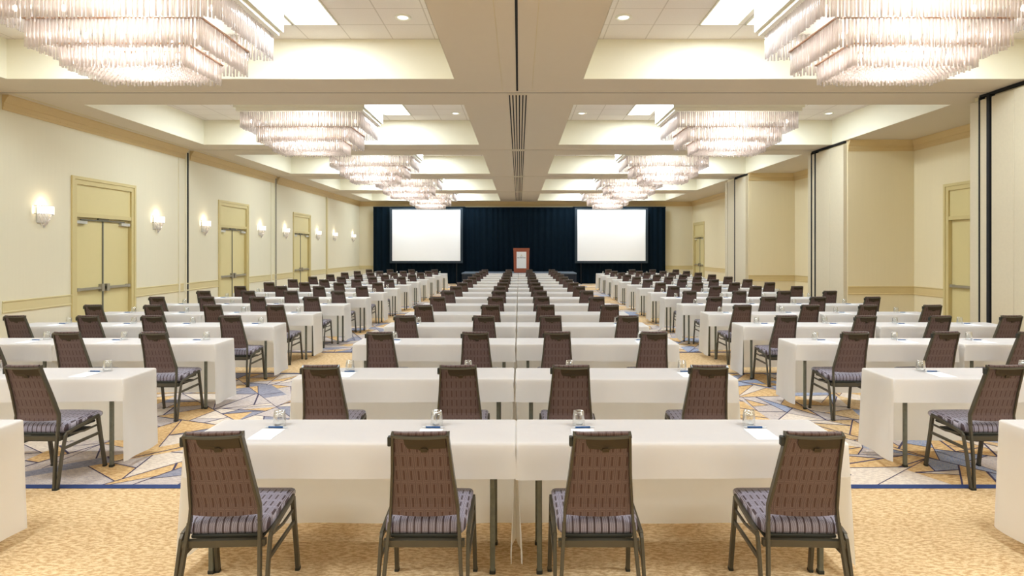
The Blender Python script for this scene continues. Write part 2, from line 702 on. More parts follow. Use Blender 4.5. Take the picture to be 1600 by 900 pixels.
# ------------------------------------------------------------------ walls
TH = .15
DOOR_Y = [(11.45, 13.36), (17.05, 18.95), (22.68, 24.58)]
DH = 3.25
wl = MB()
yy = YN
for (a, b) in DOOR_Y:
    wl.box(XL - TH, XL, yy, a + .06, 0, ZC)
    wl.box(XL - TH, XL, a + .06, b - .06, DH - .06, ZC)
    wl.box(XL - TH - .02, XL - TH, a - .2, b + .2, 0, ZC)
    yy = b - .06
wl.box(XL - TH, XL, yy, YB, 0, ZC)
struct(wl.build('wall_left', M['wall']), 'long cream wall with three double doors and crystal wall lights', 'wall')
wb = MB()
wb.box(XL - TH, XR + TH, YB, YB + TH, 0, ZC)
struct(wb.build('wall_back', M['wall']), 'cream end wall behind the dark curtain', 'wall')
wf = MB()
wf.box(XL - TH, XR + TH, YN - TH, YN, 0, ZC + .6)
struct(wf.build('wall_front', M['wall']))
RDOORS = [(11.2, 13.1), (30.05, 31.9)]
wr = MB()
yy = YN
for (a, b) in RDOORS:
    wr.box(XR, XR + TH, yy, a + .06, 0, ZC)
    wr.box(XR, XR + TH, a + .06, b - .06, DH - .06, ZC)
    wr.box(XR + TH, XR + TH + .02, a - .2, b + .2, 0, ZC)
    yy = b - .06
wr.box(XR, XR + TH, yy, YB, 0, ZC)
struct(wr.build('wall_right', M['alcove']), 'cream wall at the back of the recesses between the partition pockets', 'wall')
BOXES = [(8.25, 10.17), (14.1, 15.87), (20.2, 22.25)]
for i, (a, b) in enumerate(BOXES):
    p = MB()
    p.box(XBOX + .04, XR, a, b, 0, ZC)
    struct(p.build('wall_right', M['alcove']), 'cream pier projecting from the right wall, %s from the front' % ORD[i], 'pier')

# crown and chair rail
CROWN = [(0, 4.15), (.018, 4.15), (.022, 4.19), (.03, 4.20), (.034, 4.27), (.05, 4.28), (.08, 4.34), (.11, 4.375), (.115, 4.40), (0, 4.40)]
RAIL = [(0, .755), (.012, .755), (.016, .775), (.010, .785), (.010, .925), (.02, .94), (.02, .955), (0, .96)]


def wall_run_y(x, sgn, y0, y1, prof, mat):
    t = MB()
    t.extrude_y([(x + sgn * d, z) for d, z in prof], y0, y1)
    return trim(t, mat)


def wall_run_x(y, x0, x1, prof, mat):
    t = MB()
    t.extrude_x([(y - d, z) for d, z in prof], x0, x1)
    return trim(t, mat)


ledge = [YN] + GROOVES[1:4] + [YB]
for i in range(len(ledge) - 1):
    wall_run_y(XL, 1, ledge[i] + (.12 if i else 0), ledge[i + 1] - (.12 if i < 3 else 0), CROWN, M['crown'])
wall_run_x(YB, XL, XR, CROWN, M['crown'])
wall_run_x(YB, XL, XR, RAIL, M['rail'])
segs = [(YN, 9.68), (9.92, 11.45), (13.36, 15.29), (15.41, 17.05), (18.95, 20.94), (21.06, 22.68), (24.58, YB)]
for a, b in segs:
    wall_run_y(XL, 1, a, b, RAIL, M['rail'])
# right recesses
for (a, b) in [(10.17, 14.1), (15.87, 20.2), (22.25, YB)]:
    wall_run_y(XR, -1, a, b, CROWN, M['crown'])
for (a, b) in [(10.17, 11.2), (13.1, 14.1), (15.87, 20.2), (22.25, 30.05), (31.9, YB)]:
    wall_run_y(XR, -1, a, b, RAIL, M['rail_dark'])
for (a, b) in BOXES:
    wall_run_x(a, XBOX + .04, XR, CROWN, M['crown'])
    wall_run_x(a, XBOX + .04, XR, RAIL, M['rail_dark'])
# partition slots in the left wall
for g in GROOVES[1:4]:
    t = MB()
    t.box(XL, XL + .012, g - .055, g + .055, 0, 4.33, 0)
    t.box(XL, XL + .022, g - .40, g - .34, 0, 4.14, 1)
    t.box(XL, XL + .03, g - .085, g - .055, 0, 4.36, 1)
    t.box(XL, XL + .02, g + .055, g + .075, 0, 4.36, 1)
    trim(t, [M['black'], M['wall']])
t = MB()
t.box(XL, XL + .03, 26.55, 26.75, 0, 4.16, 0)
trim(t, M['casing'])


# ------------------------------------------------------------------ doors
def door(n, side, y0, y1, label, closers=True):
    """double door with a transom panel, built facing +x and mirrored for the other wall"""
    d = empty('door_%d' % n, (XL if side > 0 else XR, y0, 0), 0)
    struct(d, label, 'door')
    W = y1 - y0
    s = side

    def bx(mb, d0, d1, a, b, z0, z1, mi=0):
        xa, xb = s * d0, s * d1
        mb.box(min(xa, xb), max(xa, xb), a, b, z0, z1, mi)
    c = MB()
    for (a, b) in ((0, .06), (W - .06, W)):
        bx(c, -.005, .03, a, b, 0, DH)
    bx(c, -.005, .0295, .06, W - .06, DH - .06, DH)
    bx(c, -.119, -.0055, .14, W - .14, DH - .15, DH - .06)
    for (a, b) in ((.06, .14), (W - .14, W - .06)):
        bx(c, -.005, .014, a, b, 0, DH - .06)
        bx(c, -.12, -.0052, a, b, 0, DH - .06)
    bx(c, -.005, .0138, .14, W - .14, DH - .15, DH - .06)
    bx(c, -.10, .006, .14, W - .14, 2.46, 2.54)
    c.build('door_frame', M['casing'], d)
    t = MB()
    bx(t, -.04, -.02, .14, W - .14, 2.54, DH - .15)
    t.build('transom_panel', M['door'], d)
    mid = W / 2
    for (a, b, hinge) in ((.145, mid - .018, 0), (mid + .018, W - .145, 1)):
        lf = MB()
        bx(lf, -.11, -.065, a, b, .01, 2.455)
        leaf = lf.build('door_leaf', M['door'], d)
        pb = MB()
        za = 1.03
        bx(pb, -.045, .0, a + .02, b - .02, za - .022, za + .028)
        e = (b - .10, b - .02) if hinge == 0 else (a + .02, a + .10)
        bx(pb, -.065, .012, e[0], e[1], za - .07, za + .08)
        ee = (a + .02, a + .10) if hinge == 0 else (b - .10, b - .02)
        bx(pb, -.065, .004, ee[0], ee[1], za - .03, za + .035)
        pb.build('panic_bar', M['steel'], leaf)
        if closers:
            cl = MB()
            ca = (a + .02, a + .30) if hinge == 0 else (b - .30, b - .02)
            bx(cl, -.065, -.005, ca[0], ca[1], 2.33, 2.39, 0)
            cb = (a + .16, b - .12) if hinge == 0 else (a + .12, b - .16)
            bx(cl, -.05, -.03, cb[0], cb[1], 2.40, 2.425, 1)
            cl.build('door_closer', [M['silver'], M['rubber']], leaf)
    mu = MB()
    bx(mu, -.10, -.05, mid - .017, mid + .017, 0, 2.46)
    bx(mu, -.10, -.03, mid - .16, mid + .16, 2.40, 2.46)
    mu.build('mullion', M['rubber'], d)
    return d


door(1, 1, *DOOR_Y[0], 'tan double door in the left wall nearest the camera, with grey push bars')
door(2, 1, *DOOR_Y[1], 'tan double door in the left wall, the middle one of three')
door(3, 1, *DOOR_Y[2], 'pale tan double door in the left wall nearest the curtain')
door(4, -1, *RDOORS[0], 'tan door with grey push bar half hidden behind the nearest partition', closers=False)
door(5, -1, *RDOORS[1], 'tan double door beside the curtain in the right wall')

# ------------------------------------------------------------------ folding partitions stacked on the piers
PART = [
    ('stacked fabric partition panels at the nearest pier, cut off by the frame edge', [(8.3, 9.26), (9.265, 9.70)], [(9.70, 9.715, .02)],
     [(9.735, 9.80), (9.945, 9.97)], [(9.80, 9.945), (9.97, 10.17)]),
    ('stacked fabric partition panels on the middle pier of the right side', [(14.13, 14.75), (14.755, 15.44)], [],
     [(15.455, 15.51), (15.645, 15.70)], [(15.51, 15.645), (15.70, 15.87)]),
    ('stacked fabric partition panels on the pier nearest the curtain', [(20.23, 21.20)], [],
     [(21.20, 21.29)], [(21.29, 21.98), (22.04, 22.25)]),
]
for (lab, panels, _, blacks, posts) in PART:
    y0 = panels[0][0]
    p = empty('folding_partition', (XBOX + .04, y0, 0))
    tag(p, lab, 'partition', 'folding partitions on the right side')
    for (a, b) in panels:
        q = MB()
        q.box(-.09, -.002, a - y0, b - y0, .015, 4.31, 0, 0.006)
        q.build('panel', M['partition'], p)
    for (a, b) in blacks:
        q = MB()
        q.box(-.092, -.002, a - y0, b - y0, .015, 4.36)
        q.build('gap_seal', M['black'], p)
    for (a, b) in posts:
        q = MB()
        q.box(-.085, -.002, a - y0, b - y0, .015, 4.31, 0, 0.006)
        q.build('post', M['partition'], p)
    q = MB()
    q.box(-.075, -.005, .02, blacks[-1][1] - y0, 4.355, 4.395)
    q.build('track', M['black'], p)


# ------------------------------------------------------------------ ceiling lights
def troffer(x0, x1, y0, y1, label):
    r = empty('ceiling_light', ((x0 + x1) / 2, (y0 + y1) / 2, ZT))
    tag(r, label, 'ceiling light', 'flat panel lights in the coffers')
    hx, hy = (x1 - x0) / 2, (y1 - y0) / 2
    f = MB()
    f.box(-hx, hx, -hy, -hy + .02, -.015, 0)
    f.box(-hx, hx, hy - .02, hy, -.015, 0)
    f.box(-hx, -hx + .02, -hy, hy, -.015, 0)
    f.box(hx - .02, hx, -hy, hy, -.015, 0)
    f.build('frame', M['whitepaint'], r)
    d = MB()
    d.box(-hx + .02, hx - .02, -hy + .02, hy - .02, -.010, -.004)
    d.build('diffuser', M['diffuser'], r)
    return r


SIDE = {-1: 'left', 1: 'right'}
for gi, g in enumerate(GROOVES[1:5]):
    for sx in (-1, 1):
        a, b = sorted((sx * 2.54, sx * 3.175 if sx < 0 else sx * 3.10))
        troffer(a, b, g - 2.62, g - 1.38, 'long bright light panel in the %s %s coffer, beside the chandelier' % (ORD[gi], SIDE[sx]))
        a, b = sorted((sx * 3.19, sx * 3.81))
        troffer(a, b, g - 2.0, g - 1.38, 'small square light panel in the %s %s coffer, behind the chandelier' % (ORD[gi], SIDE[sx]))
for (x, y, lab) in [(-1.59, 8.16, 'small round recessed spotlight in the nearest left coffer'),
                    (1.43, 8.16, 'small round recessed spotlight in the nearest right coffer'),
                    (-1.48, 13.9, 'small round recessed spotlight in the second left coffer'),
                    (1.46, 13.9, 'round recessed spotlight in the second right coffer, centre beam side'),
                    (7.22, 13.9, 'round recessed spotlight in the second right coffer, wall side')]:
    r = empty('recessed_spotlight', (x, y, ZT))
    tag(r, lab, 'ceiling light')
    q = MB()
    q.lathe([(.115, 0), (.115, -.012), (.10, -.018), (.078, -.012), (.075, 0)], n=24)
    q.build('ring', M['whitepaint'], r)
    q = MB()
    q.lathe([(.001, -.022), (.03, -.020), (.05, -.010), (.074, -.004)], n=20)
    q.build('lens', M['diffuser'], r)


# ------------------------------------------------------------------ chandeliers
def rods(mb, hx, hy, z0, z1, step, rad, rr, jitter=.012, off=0.0):
    nx, ny = int(2 * hx / step), int(2 * hy / step)
    pts = []
    for i in range(nx + 1):
        pts += [(-hx + 2 * hx * i / nx, -hy), (-hx + 2 * hx * i / nx, hy)]
    for i in range(1, ny):
        pts += [(-hx, -hy + 2 * hy * i / ny), (hx, -hy + 2 * hy * i / ny)]
    for (x, y) in pts:
        x += rr.uniform(-.004, .004)
        y += rr.uniform(-.004, .004)
        d = rr.uniform(-jitter, jitter)
        mb.tube((x, y, z0 + d), (x, y, z1), rad, rad, 5, 0, True, True)


def make_chandelier(x, y):
    r = empty('chandelier', (x, y, ZT))
    rr = random.Random(5)
    b = MB()
    b.box(-1.30, 1.30, -.80, .80, -.36, 0, 0)
    b.build('ceiling_box', M['whitepaint'], r)
    f = MB()
    f.box(-1.265, 1.265, -.755, .755, -.42, -.36, 0)
    f.build('frame', M['whitepaint'], r)
    tiers = [(1.20, .70, -.75, -.43), (.94, .545, -1.0, -.70), (.69, .385, -1.165, -.92)]
    for (hx, hy, z0, z1) in tiers:
        m = MB()
        rods(m, hx, hy, z0, z1, .040, .0125, rr)
        rods(m, hx - .035, hy - .035, z0 + .03, z1, .062, .011, rr)
        tag(m.build('glass_rod_tier', M['rod'], r), kind='stuff')
    m = MB()
    hx, hy, z0, z1 = tiers[2]
    n = int(2 * (hx - .08) / .052)
    k = int(2 * (hy - .08) / .052)
    for i in range(n + 1):
        for j in range(k + 1):
            xx = -(hx - .08) + 2 * (hx - .08) * i / n
            yy = -(hy - .08) + 2 * (hy - .08) * j / k
            d = rr.uniform(-.008, .008)
            m.tube((xx, yy, z0 + .01 + d), (xx, yy, z0 + .09), .012, .012, 5)
    tag(m.build('glass_rod_base', M['rod'], r), kind='stuff')
    # metal shelves that carry the rods
    for (hx, hy, z0, z1) in tiers[1:]:
        s = MB()
        for q in ((-hx - .03, hx + .03, -hy - .02, -hy + .01), (-hx - .03, hx + .03, hy - .01, hy + .02),
                  (-hx - .03, -hx + .0, -hy, hy), (hx, hx + .03, -hy, hy)):
            s.box(q[0], q[1], q[2], q[3], z1, z1 + .012)
        s.build('rod_rail', M['brass'], r)
    for (hx, hy, z) in ((1.05, .55, -.60), (.80, .40, -.84), (.5, .2, -1.0)):
        for i in range(-2, 3):
            for sy in (-1, 1):
                bb = MB()
                cx, cy = hx * i / 2, sy * hy
                bb.lathe([(.001, z + .05), (.012, z + .045), (.02, z + .02), (.022, z), (.014, z - .02), (.001, z - .028)], cx, cy, 8)
                bb.build('bulb', M['bulb'], r)
    return r


proto = None
for gi, g in enumerate(GROOVES[1:]):
    for sx in (-1, 1):
        if proto is None:
            c = proto = make_chandelier(sx * 4.36, g - 2.85)
        else:
            c = copy_tree(proto)
            c.location = (sx * 4.36, g - 2.85, ZT)
        tag(c, 'tiered rectangular glass rod chandelier, %s of the %s row counting toward the curtain' % (ORD[gi], SIDE[sx]),
            'chandelier', 'crystal chandeliers')


# ------------------------------------------------------------------ wall lights
def make_sconce():
    r = empty('wall_sconce', (XL, 0, 0))
    p = MB()
    p.box(0, .02, -.12, .12, 2.30, 2.58)
    p.build('back_plate', M['silver'], r)
    # band of glass bars curved out from the wall
    n = 15
    pts = [(.02 + .145 * math.sin(math.pi * i / n) ** .6 if 0 < i < n else .02, -.205 + .41 * i / n) for i in range(n + 1)]
    g = MB()
    for (x, y) in pts:
        g.tube((x, y, 2.455), (x, y, 2.60), .012, .012, 6)
    g.build('glass_band', M['sconceglass'], r)
    for z in (2.455, 2.60):
        b = MB()
        for i in range(n):
            b.tube((pts[i][0], pts[i][1], z), (pts[i + 1][0], pts[i + 1][1], z), .006, .006, 5)
        b.build('rim', M['rubber'], r)
    t = MB()
    for i in range(1, n, 2):
        x, y = pts[i]
        q = [(x * .8, y * .85, 2.45), (x * .78, y * .62, 2.38), (x * .6, y * .32, 2.29), (.05, y * .10, 2.235)]
        for a, b in zip(q, q[1:]):
            t.tube(a, b, .008, .006, 5)
    t.build('glass_stem', M['rod'], r)
    k = MB()
    k.lathe([(.001, 2.205), (.012, 2.21), (.018, 2.225), (.012, 2.24), (.001, 2.245)], .05, 0, 10)
    k.build('finial', M['silver'], r)
    e = MB()
    for yy in (-.08, .08):
        e.lathe([(.001, 2.57), (.018, 2.56), (.022, 2.53), (.014, 2.48), (.001, 2.47)], .075, yy, 10)
    e.build('bulb', M['bulb'], r)
    return r


M['sconceglass'] = emit('lit sconce glass', (1.0, 0.95, 0.88, 1), 1.0)
SC = [10.74, 14.13, 16.26, 19.8, 21.9, 25.4, 27.7, 30.8]
SLAB = ['crystal wall light between the near end of the left wall and the nearest door',
        'crystal wall light just beyond the nearest double door',
        'crystal wall light just before the middle double door',
        'crystal wall light just beyond the middle double door',
        'crystal wall light just before the third double door',
        'crystal wall light just beyond the third double door',
        'crystal wall light past the pale strip, second from the curtain',
        'crystal wall light on the left wall closest to the curtain']
sp = None
for y, lab in zip(SC, SLAB):
    if sp is None:
        s = sp = make_sconce()
    else:
        s = copy_tree(sp)
    s.location = (XL, y, 0)
    tag(s, lab, 'wall light', 'crystal wall lights on the left wall')
    add_light('sconce_light', 'POINT', (XL + .10, y, 2.66), SCONCE_W, (1.0, .80, .56), shadow_soft_size=.04)


# ------------------------------------------------------------------ curtain, screens, stage, lectern
def curtain(x0, x1, y, z0, z1, label, seed):
    rr = random.Random(seed)
    c = MB()
    pts = []
    n = int((x1 - x0) / .045)
    ph = 0
    for i in range(n + 1):
        x = x0 + (x1 - x0) * i / n
        ph += rr.uniform(.5, 1.3)
        pts.append((x, y + .045 * math.sin(ph)))
    rings = []
    for z, k in ((z1, .35), ((z0 + z1) * .6, .8), (z0, 1.0)):
        rings.append([(p[0], y + (p[1] - y) * k, z) for p in pts])
    c.loft(rings, 0, False, True, closed=False)
    # header hem
    c.box(x0, x1, y - .035, y + .02, z1 - .05, z1)
    return tag(c.build('stage_curtain', M['drape']), label, 'curtain', 'dark navy curtains')


curtain(-7.76, -2.86, 31.75, .02, 4.10, 'dark navy pleated curtain hanging behind the screen nearer the left wall', 1)
curtain(-2.93, 2.93, 31.85, .02, 4.08, 'dark navy pleated curtain behind the wooden lectern', 2)
curtain(2.86, 7.80, 31.75, .02, 4.10, 'dark navy pleated curtain hanging behind the screen nearer the piers', 3)
for (x0, x1, lab) in [(-6.70, -3.10, 'large blank white projection screen on the side of the wall lights'),
                      (3.08, 6.68, 'large blank white projection screen on the side of the piers')]:
    y = 31.5
    s = empty('projection_screen', ((x0 + x1) / 2, y, 0))
    tag(s, lab, 'screen', 'projection screens')
    h = (x1 - x0) / 2
    a = MB()
    a.box(-h, h, 0, .02, 1.22, 3.93)
    a.build('screen_surface', M['screen'], s)
    b = MB()
    b.box(-h - .13, -h, -.01, .03, 1.10, 4.02)
    b.box(h, h + .13, -.01, .03, 1.10, 4.02)
    b.box(-h, h, -.01, .03, 3.93, 4.02)
    b.box(-h, h, -.01, .03, 1.10, 1.22)
    b.build('border', M['screenframe'], s)
    for k in (-1, 1):
        l = MB()
        l.box(k * (h - .2) - .02, k * (h - .2) + .02, .035, .06, .01, 1.2)
        l.box(k * (h - .2) - .03, k * (h - .2) + .03, -.15, .20, .0, .03)
        l.build('leg', M['black'], s)
st = empty('stage', (0, 29.6, 0))
tag(st, 'low stage platform with dark skirt in front of the curtain', 'stage')
q = MB()
q.box(-2.86, 2.86, 0, 2.05, .60, .66, 0, .01)
q.build('deck', M['stagetop'], st)
q = MB()
pts = []
rr = random.Random(9)
ph = 0
path = [(-2.84, 2.0), (-2.84, .03), (2.84, .03), (2.84, 2.0)]
for (a, b) in zip(path, path[1:]):
    L = math.dist(a, b)
    n = int(L / .05)
    for i in range(n):
        t = i / n
        ph += rr.uniform(.8, 1.4)
        dx, dy = (b[0] - a[0]) / L, (b[1] - a[1]) / L
        o = .012 * math.sin(ph)
        pts.append((a[0] + (b[0] - a[0]) * t + dy * o, a[1] + (b[1] - a[1]) * t - dx * o))
q.loft([[(p[0], p[1], .605) for p in pts], [(p[0], p[1], .01) for p in pts]], 0, False, True, closed=False)
q.build('skirt', M['stageskirt'], st)

le = empty('lectern', (.12, 29.95, .66))
tag(le, 'reddish wooden lectern with a white front sign, standing on the stage', 'lectern')
q = MB()
q.loft([[(-.36, 0, 0), (.36, 0, 0), (.36, .5, 0), (-.36, .5, 0)], [(-.38, .0, .04), (.38, .0, .04), (.38, .5, .04), (-.38, .5, .04)],
        [(-.40, .02, 1.16), (.40, .02, 1.16), (.40, .5, 1.16), (-.40, .5, 1.16)]], 0)
q.build('body', M['lectern'], le)
q = MB()
q.loft([[(-.41, -.01, 1.16), (.41, -.01, 1.16), (.41, .55, 1.12), (-.41, .55, 1.12)],
        [(-.41, -.01, 1.235), (.41, -.01, 1.235), (.41, .55, 1.15), (-.41, .55, 1.15)]], 0)
q.build('top', M['lectern'], le)
q = MB()
q.box(-.245, .245, -.015, .03, .22, 1.05, 0)
sg = q.build('sign', M['signwhite'], le)
q = MB()
for i in range(22):
    x = -.205 + i * .0195
    if i in (6, 14):
        continue
    q.box(x - .006, x + .006, -.018, -.014, .73, .765)
q.box(-.21, .21, -.0165, -.014, .745, .749)
q.build('text_line', M['ink'], sg)
q = MB()
for i in range(8):
    x = -.08 + i * .022
    q.box(x - .006, x + .006, -.018, -.014, .79, .81)
q.box(-.086, .08, -.0165, -.014, .798, .801)
q.build('text_line', M['ink'], sg)
q = MB()
for i in range(10):
    t0, t1 = 2 * math.pi * i / 10, 2 * math.pi * (i + .7) / 10
    q.tube((.035 * math.cos(t0), -.018, .875 + .03 * math.sin(t0)), (.035 * math.cos(t1), -.018, .875 + .03 * math.sin(t1)), .006, n=5)
q.box(-.004, .004, -.02, -.014, .85, .90)
q.build('emblem', M['gold'], sg)


# ------------------------------------------------------------------ tables and cloths
LT, DT = .915, .2285      # half size of a table
def make_table():
    r = empty('folding_table')
    t = MB()
    t.box(-LT + .01, LT - .01, -DT + .01, DT - .01, .715, .742, 0, .004)
    t.build('tabletop', M['wood'], r)
    for sx in (-1, 1):
        x = sx * (LT - .125)
        for y in (-DT + .055, DT - .075):
            l = MB()
            l.box(x - .014, x + .014, y - .014, y + .014, .012, .715, 0, .004)
            l.box(x - .017, x + .017, y - .017, y + .017, 0, .02, 1, .003)
            l.build('leg', [M['legmetal'], M['darktray']], r)
        b = MB()
        b.box(x - .010, x + .010, -DT + .069, DT - .089, .64, .665)
        b.build('leg_brace', M['legmetal'], r)
    return r


def cloth_mesh(seed, fl_left, fl_right):
    rr = random.Random(seed)
    hx, hy = LT + .008, DT + .008
    R = .018
    # perimeter, starting at the near-left corner and running counter clockwise
    P = []   # (x, y, nx, ny, side)

    def run(x0, y0, x1, y1, nx, ny, n, side):
        for i in range(n + 1):
            t = i / n
            P.append((x0 + (x1 - x0) * t, y0 + (y1 - y0) * t, nx, ny, side, t))
    run(-hx + R, -hy, hx - R, -hy, 0, -1, 46, 'F')
    P.append((hx - R * .3, -hy + R * .3, .707, -.707, 'F', 1.0))
    P.append((hx - R * .3, -hy + R * .3, .707, -.707, 'R', 0.0))
    run(hx, -hy + R, hx, hy - R, 1, 0, 16, 'R')
    P.append((hx - R * .3, hy - R * .3, .707, .707, 'B', 0))
    run(hx - R, hy, -hx + R, hy, 0, 1, 46, 'B')
    P.append((-hx + R * .3, hy - R * .3, -.707, .707, 'L', 0))
    run(-hx, hy - R, -hx, -hy + R, -1, 0, 16, 'L')
    P.append((-hx + R * .3, -hy + R * .3, -.707, -.707, 'L', 1.0))
    P.append((-hx + R * .3, -hy + R * .3, -.707, -.707, 'F', 0.0))
    a1, a2, a3 = rr.uniform(0, 6), rr.uniform(0, 6), rr.uniform(0, 6)
    f1, f2 = rr.uniform(2.0, 3.2), rr.uniform(5, 8)
    ZT0 = .75
    rows = [(-1, 0)] + [(k, 0) for k in range(3)]
    cols = []
    tilt = rr.uniform(-.012, .012)
    for (x, y, nx, ny, side, t) in P:
        col = []
        col.append((x - nx * .012, y - ny * .012, ZT0))
        col.append((x - nx * .0035, y - ny * .0035, ZT0 - .0035))
        col.append((x, y, ZT0 - .012))
        if side == 'F':
            L = .180 + tilt * (x / hx)
            fr = [.04, .09, .14, 1.0]
            Ls = [L * k for k in (.25, .5, .75, 1.0)]
        else:
            L = .655 + (.012 if side in 'LR' else 0)
            Ls = [L * k for k in (.1, .25, .4, .55, .7, .85, 1.0)]
        if side == 'F':
            Ls = [L * k for k in (.14, .28, .42, .56, .7, .85, 1.0)]
        for d in Ls:
            wv = (math.sin(x * f1 * 2 + a1) * .6 + math.sin(x * f2 * 1.7 + y * 9 + a2) * .4) * .5 + .5
            if side in 'LR':
                wv = (math.sin(y * 16 + a3) * .5 + .5)
            out = d * (.01 + .035 * wv)
            if side in 'LR':
                out = d * (.012 + .03 * wv)
            if side == 'F':
                out = d * (.03 + .05 * wv)
            if side == 'L':
                out += d * fl_left * (.25 + .75 * t)
            if side == 'R':
                out += d * fl_right * (1 - .75 * t)
            col.append((x + nx * out, y + ny * out, ZT0 - .012 - d))
        cols.append(col)
    me = MB()
    n = len(cols)
    m = len(cols[0])
    for c in cols:
        me.v += c
    for i in range(n):
        j = (i + 1) % n
        for k in range(m - 1):
            # leave the long side panel and the short front flap unstitched at the corner
            if k >= 4 and P[i][4] != P[j][4] and 'F' in (P[i][4], P[j][4]):
                continue
            me.f.append((i * m + k, j * m + k, j * m + k + 1, i * m + k + 1))
            me.mi.append(0)
            me.sm.append(True)
    me.f.append(tuple(i * m for i in range(n)))
    me.mi.append(0)
    me.sm.append(False)
    return me.mesh('tablecloth', M['cloth'])


# outer end flares out toward the aisle, inner end tucks in at the seam
CL = {('L', s): cloth_mesh(10 + s, .02, -.085) for s in range(3)}
CL.update({('R', s): cloth_mesh(20 + s, -.085, .02) for s in range(3)})


# ------------------------------------------------------------------ chairs
def prism(mb, pts_r, pts_f, mi=0):
    mb.loft([pts_r, pts_f], mi, True)


ZS = [(.0, .0, .197), (.24, .038, .180), (.50, .085, .168), (.545, .088, .166), (.74, .025, .146), (.945, -.050, .130)]


def up_at(z):
    for (a, b) in zip(ZS, ZS[1:]):
        if z <= b[0]:
            t = (z - a[0]) / (b[0] - a[0])
            return a[1] + (b[1] - a[1]) * t, a[2] + (b[2] - a[2]) * t
    return ZS[-1][1], ZS[-1][2]


def cushion(mb, x0, x1, z0, z1, depth, mi, n=8, m=8, round_=.02):
    """padded back: flat rear face, bulging front (towards +y)"""
    pass


